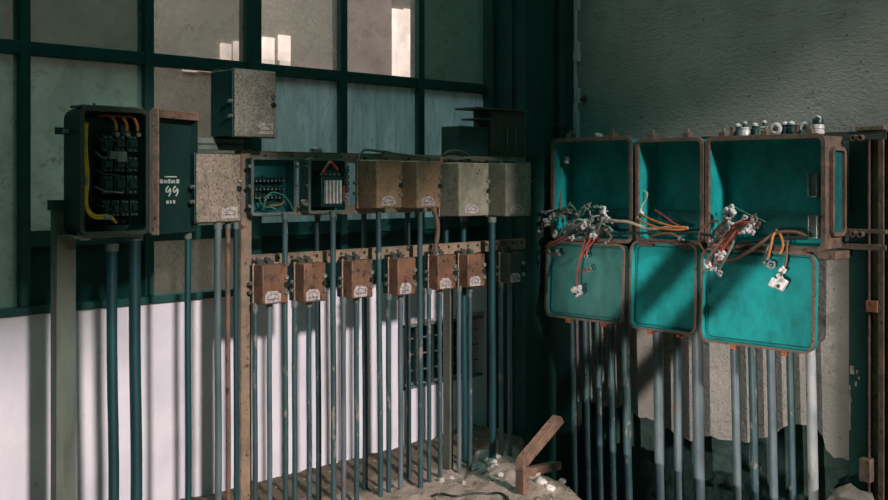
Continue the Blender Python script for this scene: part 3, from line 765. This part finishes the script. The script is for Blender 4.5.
# lid picture corners: top row y, bottom row y at left/right, left/right columns
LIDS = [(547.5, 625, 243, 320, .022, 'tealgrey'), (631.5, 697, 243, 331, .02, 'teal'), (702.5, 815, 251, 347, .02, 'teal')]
boxes = []
for i, (pa, pb, ya, yb, nm) in enumerate(BOXES):
    A, B = onR(pa, 0, XF), onR(pb, 0, XF)
    pm = (pa + pb) / 2
    z1 = onR(pm, ya, XF).z; z0 = onR(pm, yb, XF).z
    w, h = A.y - B.y, z1 - z0
    t = thing('cast_box', box_lab[i], 'electrical box', (XF, A.y, z0), RW, 'open teal cast boxes'); boxes.append((t, w, h, A, z0))
    D = XB - XF - .001
    MB().pan(-.004, -.004, w + .004, h + .004, .004, D, .008, .048).build('shell', 'teal', t)
    MB().ring(-.0, -.0, w, h, -.012, .006, .016 if i < 2 else .02, .007, .03).build('mouth_flange', 'rim', t, bevel=.002)
    # bolting lugs on top and hinges below
    for f in ((.2, .75) if i < 2 else (.12, .5, .88)):
        MB().box((w * f - .02, .0, h + .010), (w * f + .02, .05, h + .045)).lathe([(.01, 0), (.01, .05), (.006, .055)], (w * f, .025, h + .01)).build('top_lug', 'rim', t, bevel=.004)
    for f in (.18, .8):
        MB().tube([(w * f - .045, -.026, -.026), (w * f + .045, -.026, -.026)], .012, 10).box((w * f - .03, -.03, -.03), (w * f + .03, .004, -.012)).build('hinge', 'rim', t)
    # rear terminal board, faint in the shade
    MB().box((w * .12, D - .03, h * .1), (w * .88, D - .009, h * .3)).build('terminal_board', 'tealdark', t, bevel=.003)
    # lid
    la, lb, lt, lbm, tilt, lm = LIDS[i]
    Xl = XF - .035
    P, Qv = onR(la, lt, Xl), onR(lb, lt, Xl)
    m_ = (la + lb) / 2
    zt_, zb_ = onR(m_, lt, Xl).z, onR(m_, lbm, Xl - tilt * .8).z
    x0_, x1_ = A.y - P.y, A.y - Qv.y
    H = zt_ - zb_
    th = math.asin(min(.5, tilt / H))
    Rl = Matrix.Translation((0, -.035, zt_ - z0)) @ Matrix.Rotation(-th, 4, 'X')
    def lx(mb): bmesh.ops.transform(mb.bm, matrix=Rl, verts=mb.bm.verts); return mb
    lid = lx(MB().pan(x0_, -H, x1_, 0, -.0, .045, .008, .05)).build('lid', lm, t)
    lx(MB().ring(x0_, -H, x1_, 0, -.008, .006, .005, .007, .05)).build('lid_rim', 'rim', lid)
    lx(MB().ring(x0_ + .02, -H + .02, x1_ - .02, -.02, .026, .036, .0, .006, .036)).build('gasket', 'tealdark', lid)
    for f in (.3, .75):
        lx(MB().box((x0_ + (x1_ - x0_) * f - .018, .005, -H - .03), (x0_ + (x1_ - x0_) * f + .018, .03, -H - .003)).lathe([(.006, 0), (.006, .012)], (x0_ + (x1_ - x0_) * f, .004, -H - .018), (0, -1, 0), 8)).build('lid_lug', 'orange', lid, bevel=.003)
# right box: side mouth, inner contact clips
t, w, h, A, z0 = boxes[2]
D = XB - XF
def side_ring(mb, y0, z0_, y1, z1_, x0, x1, r, o_, i_):
    ro = lambda e, x: [(x, p[0], p[1]) for p in rrect(y0 + e, z0_ + e, y1 - e, z1_ - e, max(r - e, .004))]
    return mb.loft([ro(i_, x0), ro(-o_, x0), ro(-o_, x1), ro(i_, x1), ro(i_, x0)], False, False)
MB().box((w + .0045, .008, -.004), (w + .014, D - .004, h + .006)).build('side_plate', 'rim', t, bevel=.003)
side_ring(MB(), .045, h * .12, D - .012, h * .9, w + .014, w + .036, .03, .008, .012).build('side_flange', 'rim', t)
MB().box((w + .014, .05, h * .14), (w + .018, D - .015, h * .88)).build('side_mouth', 'tealdark', t)
MB().box((w - .06, D * .35, h * .1), (w + .018, D - .002, h * 1.0)).build('end_block', 'rim', t) if False else None
MB().box((w - .03, -.004, -.055), (w + .07, D * .8, -.012)).build('corner_bracket', 'rim', t, bevel=.006)
for zz in (.46, .08):
    c_ = MB().box((w * .79, D - .07, h * zz), (w * .795 + .05, D - .009, h * zz + .12))
    c_ = c_.build('contact_clip', 'railgrey', t, bevel=.003)
    MB().tube([(w * .79, D - .075, h * zz + .12), (w * .79, D - .075, h * zz), (w * .79 + .045, D - .075, h * zz)], .006, 8).build('clip_edge', 'metal', c_)
    MB().tube([(w * .79 + .045, D - .075, h * zz + .12), (w * .79 + .045, D - .075, h * zz)], .005, 8).build('clip_edge', 'metal', c_)

# ---- porcelain insulators on top of the right box
def insul(px, kind, label, py=136.5, X=-.24, s=1.0):
    p = onR(px, py, X); zz = boxes[2][4] + boxes[2][2] + .018
    t = thing('insulator', label, 'insulator', (X, p.y, zz), RW, 'insulators on top of the right teal box')
    if kind == 'cup':
        MB().lathe([(.026 * s, 0), (.026 * s, .03), (.022 * s, .036), (.026 * s, .042), (.02 * s, .048)]).build('porcelain_body', 'porcelain', t)
        MB().lathe([(.012, 0), (.012, .02), (.006, .03)], (0, 0, .046)).build('stud', 'dark', t)
        MB().lathe([(.010, 0), (.014, .008), (.004, .016)], (0, 0, .066)).build('stud_cap', 'porcelain', t)
    elif kind == 'dark':
        MB().lathe([(.022, 0), (.022, .04), (.016, .045), (.018, .055), (.01, .06)]).build('body', 'dark', t)
        MB().lathe([(.016, 0), (.017, .008), (.006, .018)], (0, 0, .058)).build('cap', 'porcelain', t)
    elif kind == 'ring':
        MB().torus((0, 0, .034), (0, 1, .05), .022, .0125).build('porcelain_ring', 'porcelain', t)
        MB().lathe([(.011, -.012), (.011, .03)], (0, 0, .034), (0, 1, .05)).build('bore', 'wbrown', t)
    elif kind == 'stub':
        MB().lathe([(.014, 0), (.014, .045), (.018, .045), (.018, .05)]).build('bolt', 'rim', t)
    elif kind == 'dome':
        MB().lathe([(.032, 0), (.032, .02), (.026, .024), (.032, .028), (.03, .046), (.024, .05)]).build('porcelain_body', 'porcelain', t)
        MB().lathe([(.027, 0), (.028, .018), (.02, .034), (.006, .042)], (0, 0, .05)).build('dome', 'black', t)
        MB().torus((.004, -.012, .078), (0, 1, .6), .014, .006).build('dome_loop', 'porcelain', t)
for a in ((733, 'stub', 'rusty bolt standing at the left end of the insulator row'), (738, 'dark', 'dark insulator with white cap behind the left end of the row'), (745, 'cup', 'squat white porcelain insulator, leftmost white one on the right box'),
          (755, 'dark', 'dark insulator with white cap between two squat white ones'), (764.5, 'cup', 'squat white porcelain insulator left of the first white ring'),
          (776, 'ring', 'white porcelain ring insulator facing out, left one of two'), (785, 'dark', 'dark insulator with white cap right of the first white ring'), (791.5, 'dark', 'dark insulator, last dark one before the gap in the row'),
          (798, 'stub', 'rusty bolt standing in the gap of the insulator row'), (805.5, 'ring', 'white porcelain ring insulator facing out, right one of two'), (818, 'dome', 'white insulator with black dome at the right end of the row')):
    insul(a[0], a[1], a[2], X=-.20 if a[1] == 'dark' else -.27)
o = MB().rock((0, 0, .012), .028, 6, (1.3, .8, .6)).build('pebble', 'stone'); o.location = onR(599, 139, -.25); o.location.z = boxes[0][4] + boxes[0][2] + .016
tag(o, 'pale pebble lying on top of the left teal box', 'pebble')

# ---- conduits below the boxes
RP = [(573, 576, 6.5), (586, 589.5, 7), (598, 601.5, 7), (611, 614.5, 7.2), (625, 629, 8.2), (657.5, 661, 10.5), (677, 679.5, 9), (696.5, 700, 11), (734, 738.5, 9), (751.5, 756, 8.5), (770, 774.5, 9), (789, 793.5, 7.5), (809.5, 814, 10)]
rl = ['blue conduit, %s of five below the left hanging lid, counted from the left' % ORD[k] for k in range(5)] + ['%s conduit of three below the middle hanging lid' % k for k in ('left grey-blue', 'centre rust-spotted', 'right wide pale')] + \
     ['slim conduit, %s of five below the right hanging lid, counted from the left' % ORD[k] for k in range(4)] + ['pale scuffed conduit, last of five below the right hanging lid']
for k, (pt, pb, rw) in enumerate(RP):
    X = -.215
    bi = 0 if k < 5 else 1 if k < 8 else 2
    zt_ = boxes[bi][4] - .008
    a, b = onR(pt, 340, X), onR(pb, 495, X)
    dirv = (b - a) / (b.z - a.z)
    top = a + dirv * (zt_ - a.z); bot = a + dirv * (-.725 - a.z)
    r = rw / 2 * ((X - CX) * Q / (1 + (pt - PX0) / FPX)) / FPX
    t = thing('conduit', rl[k], 'conduit', bot, 0, 'upright conduits below the teal boxes')
    dv = top - bot
    MB().tube([Vector((0, 0, 0)), dv * .3 + Vector((0, r * .12, 0)), dv * .7 - Vector((0, r * .12, 0)), dv], r, 12, 3).build('pipe', 'conduit_pale' if k == 12 else 'conduit_grey' if k in (5, 6, 7, 8, 10) else 'conduit', t)
    MB().lathe([(r * 1.3, -.03), (r * 1.3, 0)], dv, (0, 0, 1), 12).build('locknut', 'rim', t)

# ---- wires
def wire(label, pts_, m, r, group, ends=(), box=0, name='wire'):
    """pts_: picture points with their distance in front of the wall"""
    P = [onR(x, y, X) for x, y, X in pts_]
    t = thing(name, label, 'wire', P[0], 0, group)
    o_ = P[0]
    MB().tube([p - o_ for p in P], r, 7, 5).build('insulation', m, t)
    for e in ends:
        at, kind, s_ = e[0], e[1], e[2]
        p = P[at] - o_
        rnd = random.Random(int(abs(P[at].y) * 9999) + at)
        mb = MB()
        if kind == 'block':
            R3 = Matrix.Translation(p) @ Matrix.Rotation(rnd.uniform(0, 3), 4, 'X') @ Matrix.Rotation(rnd.uniform(-.6, .6), 4, 'Z')
            mb.box((-.5 * s_, -.75 * s_, -.35 * s_), (.3 * s_, .75 * s_, .95 * s_), R3); mb.box((-.75 * s_, -.95 * s_, -.9 * s_), (.2 * s_, .25 * s_, -.15 * s_), R3)
            mb.box((-.2 * s_, .1 * s_, -1.1 * s_), (.35 * s_, .8 * s_, -.3 * s_), R3 @ Matrix.Rotation(.5, 4, 'X'))
            cb_ = mb.build('ceramic_block', 'porcelain', t, bevel=s_ * .16)
            for q in (-.4, .4):
                c0 = R3 @ Vector((-.5 * s_, q * s_, .35 * s_)); ax_ = (R3.to_3x3() @ Vector((-1, 0, 0)))
                MB().lathe([(.24 * s_, -.02), (.24 * s_, .18 * s_), (.12 * s_, .2 * s_)], c0, ax_, 8).build('clamp_screw', 'darkbrown' if q < 0 else 'metal', cb_)
        elif kind == 'clip':
            R3 = Matrix.Translation(p) @ Matrix.Rotation(rnd.uniform(-1, 1), 4, 'X') @ Matrix.Rotation(rnd.uniform(-1, 1), 4, 'Y')
            mb.box((-.25 * s_, -s_, -.3 * s_), (.25 * s_, s_, .3 * s_), R3); mb.box((-.5 * s_, .2 * s_, -.6 * s_), (.5 * s_, .8 * s_, .6 * s_), R3)
            mb.build('connector', 'metal', t, bevel=s_ * .1)
        elif kind == 'loop':
            mb.torus(p, (-1, rnd.uniform(-.5, .5), rnd.uniform(-.4, .4)), .8 * s_, .22 * s_, 14, 6).build('wire_loop', 'metal', t)
    return t
G1, G2, G3 = 'wires spilling from the left teal box', 'wires spilling from the middle teal box', 'wires spilling from the right teal box'
wire('brown and grey cable rising to a white connector inside the left box', [(563, 222, -.30), (560, 200, -.26), (561, 178, -.24), (562, 166, -.24), (567, 160, -.25)], 'wbrown', .009, G1, [(4, 'block', .024), (3, 'clip', .018)])
wire('pair-wide red wire hanging down to a large white connector over the left lid', [(597, 226, -.33), (590, 240, -.39), (582, 255, -.42), (578, 268, -.435), (577, 282, -.445), (578, 291, -.455)], 'wred', .0055, G1, [(5, 'block', .034)])
wire('red wire crossing the upper left lid, ending in a small loop', [(606, 225, -.33), (596, 238, -.39), (588, 248, -.41), (586, 256, -.42)], 'wred', .005, G1, [(3, 'loop', .016)])
wire('short red wire ending in a metal loop in the middle of the left lid', [(588, 230, -.35), (582, 250, -.41), (578, 268, -.43), (584, 272, -.445), (589, 269, -.445)], 'wred', .0045, G1, [(4, 'loop', .018)])
wire('brown wire drooping left of the left lid, ending in a connector', [(586, 231, -.33), (572, 236, -.36), (556, 244, -.40), (546, 250, -.41), (552, 254, -.42), (558, 253, -.42)], 'wbrown', .006, G1, [(5, 'clip', .022)])
wire('thin red-brown wire running above the drooping brown one', [(584, 228, -.33), (570, 234, -.37), (556, 241, -.41), (545, 247, -.42)], 'wred', .0045, G1)
wire('brown wire curling to a stub at the top right of the left lid', [(598, 224, -.32), (606, 231, -.37), (611, 237, -.39), (607, 242, -.4)], 'wbrown', .008, G1, [(3, 'clip', .018)])
lab_t = 'short grey wire with pale connector in the tangle below the left box'
random.seed(31)
for k in range(19):
    x, y = 537 + 60 * random.random(), 206 + 34 * random.random()
    if k < 4: x, y = 536 + 5 * k + random.uniform(0, 6), 226 + random.uniform(-8, 10)
    x1, y1 = x + random.uniform(14, 30), y + random.uniform(-12, 10)
    X = -.33 - .03 * random.random()
    wire(lab_t, [(x1, y1, X + .02), ((x + x1) / 2, (y + y1) / 2 - random.uniform(2, 7), X - .03), (x + 3, y + 2, X - .03), (x, y, X - .03)], random.choice(['wgrey', 'wgrey', 'wgreen', 'wblack']), random.uniform(.005, .009), G1, [(3, random.choice(['block', 'clip', 'clip']), random.uniform(.015, .027)), (1, 'clip', .015)])
wire('stout grey cable stub lying across the sill of the left box', [(560, 232, -.34), (572, 228, -.38), (584, 223, -.38), (594, 222, -.35)], 'wgrey', .014, G1, [(0, 'clip', .02)])
wire('upright pale connector on a wire at the sill of the left box, right part', [(596, 226, -.33), (600, 218, -.33), (603, 210, -.33)], 'wgrey', .008, G1, [(2, 'block', .026), (1, 'clip', .02)])
wire('thin grey wire standing behind the pale connector in the left box', [(590, 224, -.30), (590, 214, -.29), (589, 204, -.28)], 'wgrey', .006, G1, [(2, 'clip', .016)])
wire('cream cable running from the left box sill into the middle box', [(606, 219, -.35), (616, 221, -.37), (628, 222, -.37), (640, 226, -.36), (652, 229, -.35), (672, 227, -.34), (688, 228, -.33)], 'wcream', .009, G2, [(0, 'block', .026)])
wire('upper orange wire fanning across the sill of the middle box', [(640, 214, -.32), (650, 219, -.35), (664, 224, -.36), (676, 227, -.36), (687, 228, -.36)], 'worange', .006, G2, [(0, 'clip', .018)])
wire('lower orange wire fanning across the sill of the middle box', [(638, 219, -.33), (648, 224, -.36), (660, 228, -.37), (676, 230, -.37), (686, 229, -.36)], 'worange', .006, G2, [(0, 'clip', .016)])
wire('red wire rising over the orange ones in the middle box', [(655, 210, -.30), (664, 216, -.33), (674, 223, -.35), (684, 228, -.35)], 'wred', .005, G2)
wire('pale wire curling upright to a hook in the middle box', [(641, 213, -.31), (642, 205, -.29), (646, 199, -.28), (647, 193, -.28), (643, 191, -.28)], 'wcream', .005, G2, [(0, 'block', .02)])
wire('dark cable along the seam under the middle box', [(606, 233, -.36), (625, 234, -.39), (645, 233, -.38), (665, 235, -.37), (690, 233, -.36), (712, 236, -.36)], 'wblack', .007, G2)
wire('rusty-brown wire stub lying on the top edge of the middle lid', [(650, 237, -.38), (660, 234, -.39), (672, 234, -.39), (681, 239, -.39)], 'wbrown', .008, G2, [(3, 'clip', .02)])
# right bundle
wire('orange-brown wire looping over the upper right lid, left strand', [(782, 232, -.34), (774, 234, -.38), (771, 246, -.41), (768, 258, -.42)], 'worange', .007, G3, [(3, 'clip', .015)])
wire('orange-brown wire looping over the upper right lid, right strand', [(776, 230, -.34), (781, 236, -.38), (783, 246, -.41), (780, 254, -.42)], 'worange', .007, G3)
wire('dark wire ending in a big white connector on the right lid', [(788, 234, -.34), (787, 248, -.40), (786, 262, -.41), (783, 270, -.42), (779, 283, -.43)], 'wbrown', .006, G3, [(4, 'block', .042), (3, 'block', .018)])
wire('thin wire with two metal loops on the right lid', [(772, 240, -.36), (766, 252, -.40), (765, 264, -.41), (771, 265, -.42)], 'wgrey', .005, G3, [(3, 'loop', .022), (2, 'clip', .016)])
wire('long brown cable sweeping from the bundle to the right of the box sill', [(718, 262, -.42), (733, 260, -.42), (748, 252, -.42), (762, 242, -.40), (776, 233, -.37), (794, 232, -.35), (806, 236, -.35)], 'wbrown', .009, G3, [(0, 'clip', .02)])
wire('dark cable lying along the sill of the right box', [(716, 242, -.38), (740, 243, -.39), (764, 240, -.38), (786, 238, -.37), (808, 238, -.36)], 'wblack', .010, G3)
random.seed(77)
lab_b = 'brown wire with white connector in the thick bundle at the left of the right box'
for k in range(15):
    if k < 8: x, y = 704 + random.uniform(0, 20), 256 + random.uniform(-8, 18)
    else: x, y = 718 + random.uniform(0, 46), 232 - random.uniform(0, 16)
    x1, y1 = (738 + random.uniform(-10, 22), 224 + random.uniform(-6, 10)) if k < 8 else (708 + random.uniform(0, 16), 236 + random.uniform(-6, 10))
    X = -.37 - .04 * random.random()
    wire(lab_b, [(x1, y1, -.33), ((x + x1) / 2 + random.uniform(-4, 4), (y + y1) / 2 - random.uniform(3, 9), X - .02), (x + random.uniform(-3, 3), y - 5, X - .03), (x, y, X - .03)], random.choice(['wbrown', 'wbrown', 'wred', 'wgrey', 'wblack']), random.uniform(.005, .009), G3,
         [(3, random.choice(['block', 'block', 'clip', 'loop']), random.uniform(.015, .024)), (0, random.choice(['block', 'clip']), random.uniform(.013, .02))])
wire('large white ceramic connector at the top of the right box bundle', [(716, 236, -.34), (722, 224, -.33), (728, 216, -.32), (731, 211, -.32)], 'wbrown', .007, G3, [(3, 'block', .034), (2, 'block', .022)])
wire('thin green wire wisp behind the white connectors in the right box', [(722, 214, -.28), (730, 206, -.27), (740, 210, -.27), (752, 216, -.27), (766, 222, -.28)], 'wgreen', .004, G3)
wire('dark wire arching up the seam between middle and right boxes', [(707, 254, -.40), (700, 244, -.38), (700, 232, -.36), (708, 224, -.35), (718, 220, -.35)], 'wbrown', .007, G3)

# ================================================================== column pipe, floor things
t = thing('drain_pipe', 'dark upright pipe clamped to the corner column', 'pipe', (-.19, -.335, 0))
MB().tube([(0, 0, 1.3), (0, 0, 4.15)], .030, 14).build('pipe', 'dark', t)
for zz in (1.95, 2.55, 3.3): MB().lathe([(.04, -.018), (.04, .018)], (0, 0, zz), (0, 0, 1), 14).box((-.012, -.01, zz - .018), (.012, .034, zz + .018)).build('pipe_clamp', 'dark', t)
p = onR(583, 100, -.02)
t = thing('wall_hook', 'small rusty hook in the plaster beside the corner column', 'hook', p)
MB().tube([(.02, 0, 0), (-.02, -.005, 0), (-.03, -.03, .01), (-.02, -.045, .02)], .012, 8, 4).build('hook', 'darkbrown', t)

# bent rusty channel leaning at the pit edge
a = onG(520, 497, 0.0); 
top = Vector((a.x + .03, a.y - .0, onL(516, 461, a.y).z))
b = onL(557, 416, a.y - .02)
t = thing('bent_channel', 'bent rusty steel channel standing at the edge of the pit', 'channel', (a.x, a.y, -.02))
d1 = Vector((b.x - a.x, b.y - a.y, b.z + .02)); z1 = top.z + .02
prof = MB()
def strip(mb, P, width, thick, sidev):
    P = [Vector(p) for p in P]; loops = []
    for i, p in enumerate(P):
        tv = (P[min(i + 1, len(P) - 1)] - P[max(i - 1, 0)]).normalized()
        n_ = sidev.cross(tv).normalized()
        loops.append([p - sidev * width / 2 - n_ * thick / 2, p + sidev * width / 2 - n_ * thick / 2, p + sidev * width / 2 + n_ * thick / 2, p - sidev * width / 2 + n_ * thick / 2])
    return mb.loft(loops)
sv = Vector((0, -1, 0))
kk = Vector((0, 0, z1)); PP = [(0, 0, -.02), (0, 0, z1 * .5), (0, 0, z1 - .012), tuple(kk + (d1 - kk) * .03), tuple(kk + (d1 - kk) * .5), tuple(d1)]
strip(MB(), PP, .052, .010, sv).build('web', 'brown', t, bevel=.002)
for s_ in (-1, 1):
    strip(MB(), [Vector(p) + sv * s_ * .023 + Vector((.018, 0, 0 if q < 2 else -.012 if q == 2 else -.018)) for q, p in enumerate(PP)], .007, .036, sv).build('flange', 'brown', t, bevel=.002)
a = onG(527, 478, .03); b = onG(556, 471, .03)
o = strip(MB(), [a + Vector((0, 0, .03)), b + Vector((0, 0, .03))], .06, .045, Vector((.6, -.8, 0))).build('rusty_bar', 'brown', bevel=.003); tag(o, 'short flat rusty bar lying on rubble beside the bent channel', 'bar')
pp = [(432, 494), (440, 492), (455, 494), (472, 492), (488, 490), (500, 491), (507, 495), (511, 503)]
o = MB().tube([(q.x, q.y, fz(q.x, q.y) + .010) for q in (onG(x, y, .02) for x, y in pp)], .006, 8, 5).build('floor_cable', 'wblack'); tag(o, 'thin black cable curving over the dusty floor', 'cable')
p = onR(846, 489, -.3)
o = MB().rock((0, 0, 0), .13, 8, (.7, 1, .6)).build('concrete_block', 'concrete'); o.location = (p.x + .05, p.y, p.z - .08)
tag(o, 'broken concrete lump at the foot of the dark post, lower right', 'rubble')
p = onR(866, 468, -.08)
o = MB().box((0, 0, 0), (.05, .06, .12)).build('rusty_bracket', 'rim', bevel=.004); o.location = (-.10, p.y - .03, p.z - .07)
tag(o, 'small rusty bracket at the foot of the rusty post', 'bracket')
# individual stones
def gz(x, y): return 0.0
STN = [(484, 462, .045, 'largest white rubble lump behind the thick dark conduit'), (477, 468, .03, 'white rubble lump left of the largest one'), (491, 468, .026, 'small white lump right of the largest one'), (483, 474, .022, 'small pale stone in front of the largest white lump'),
       (540, 489, .028, 'white stone on the rubble right of the bent channel'), (551, 494, .022, 'second white stone right of the bent channel'), (536, 480, .02, 'small stone against the flat rusty bar'), (562, 484, .018, 'small stone at the pit edge'),
       (463, 484, .016, 'small pale stone in the middle of the dusty floor'), (441, 480, .018, 'pale stone at the foot of the fifth pair of conduits'), (452, 476, .014, 'little stone between the conduit feet and the floor cable'), (501, 480, .016, 'little stone in the shade left of the bent channel')]
for i, (px, py, r, lab) in enumerate(STN):
    p = onG(px, py, .01)
    o = MB().rock((0, 0, r * .5), r * 1.2, i + 1).build('rubble_stone', 'stone'); o.location = (p.x, p.y, fz(p.x, p.y) - r * .1)
    tag(o, lab, 'stone', 'loose stones on the floor')
random.seed(19)
for k in range(14):
    p = onG(484 + random.gauss(0, 8), 467 + random.gauss(0, 4), .01); r = random.uniform(.012, .024)
    o = MB().rock((0, 0, r * .5), r, 40 + k).build('rubble_stone', 'stone'); o.location = (p.x, p.y, fz(p.x, p.y) - r * .1)
    tag(o, 'little white rubble piece in the heap by the thick dark conduit', 'stone', 'rubble heap by the thick dark conduit')
random.seed(9)
gr = MB()
for k in range(900):
    y = -random.uniform(.1, 2.3); xe = pit_edge(y); x = xe - abs(random.gauss(0, .9)) - .02
    if x < -4: continue
    gr.rock((x, y, fz(x, y)), random.choice([.003, .004, .006, .009]), k * .37)
o = gr.build('gravel', 'grit'); tag(o, 'scattered grit and plaster crumbs over the dusty floor', 'gravel', kind='stuff')

# ================================================================== LIGHT AND CAMERA
sun = bpy.data.lights.new('sun', 'SUN'); sun.energy = 3.4; sun.angle = math.radians(3.4); sun.color = (1, .91, .9)
so = bpy.data.objects.new('sun', sun); C.objects.link(so)
dv = Vector((.22, .975, -.404)).normalized()
so.rotation_euler = dv.to_track_quat('-Z', 'Y').to_euler(); so.location = (-6, -6, 6)
dl = bpy.data.lights.new('added_side_lamp', 'AREA'); dl.energy = 122; dl.size = .09; dl.color = (1, .88, .84); dl.spread = math.radians(60)  # added lamp behind the slot, lights the lids and lower plaster
do = bpy.data.objects.new('added_side_lamp', dl); C.objects.link(do); do.location = (-12, -6.0, .9)
do.rotation_euler = Vector((1, .39, 0)).to_track_quat('-Z', 'Y').to_euler()
hl = bpy.data.lights.new('hall_fill', 'AREA'); hl.energy = 330; hl.size = 4; hl.color = (1, .93, .9)  # lamp added to brighten the hall seen through the glass
ho = bpy.data.objects.new('hall_fill', hl); C.objects.link(ho); ho.location = (-1.5, 2.2, 5.2)
wd = bpy.data.worlds.new('daylight'); S.world = wd; wd.use_nodes = True
nt = wd.node_tree; bg = nt.nodes['Background']
tc_ = nt.nodes.new('ShaderNodeTexCoord'); sx = nt.nodes.new('ShaderNodeSeparateXYZ'); nt.links.new(tc_.outputs['Generated'], sx.inputs[0])
mr_ = nt.nodes.new('ShaderNodeMapRange'); mr_.inputs['From Min'].default_value = .0; mr_.inputs['From Max'].default_value = .8
mr_.inputs['To Min'].default_value = SKY_LOW; mr_.inputs['To Max'].default_value = SKY_HIGH
nt.links.new(sx.outputs['Z'], mr_.inputs['Value']); nt.links.new(mr_.outputs[0], bg.inputs[1])
bg.inputs[0].default_value = (.055, .2, .178, 1)

cam = bpy.data.cameras.new('camera'); co = bpy.data.objects.new('camera', cam); C.objects.link(co)
cam.sensor_width = 36; cam.lens = FPX / 888 * 36; cam.shift_y = (HY - 250) / 888; cam.clip_start = .05
co.location = (CX, CY, CH); co.rotation_euler = (PI / 2, 0, -PI / 4)
S.camera = co
S.view_settings.view_transform = 'Standard'; S.view_settings.look = 'None'; S.view_settings.exposure = 0; S.view_settings.gamma = 1
S.view_settings.use_curve_mapping = False
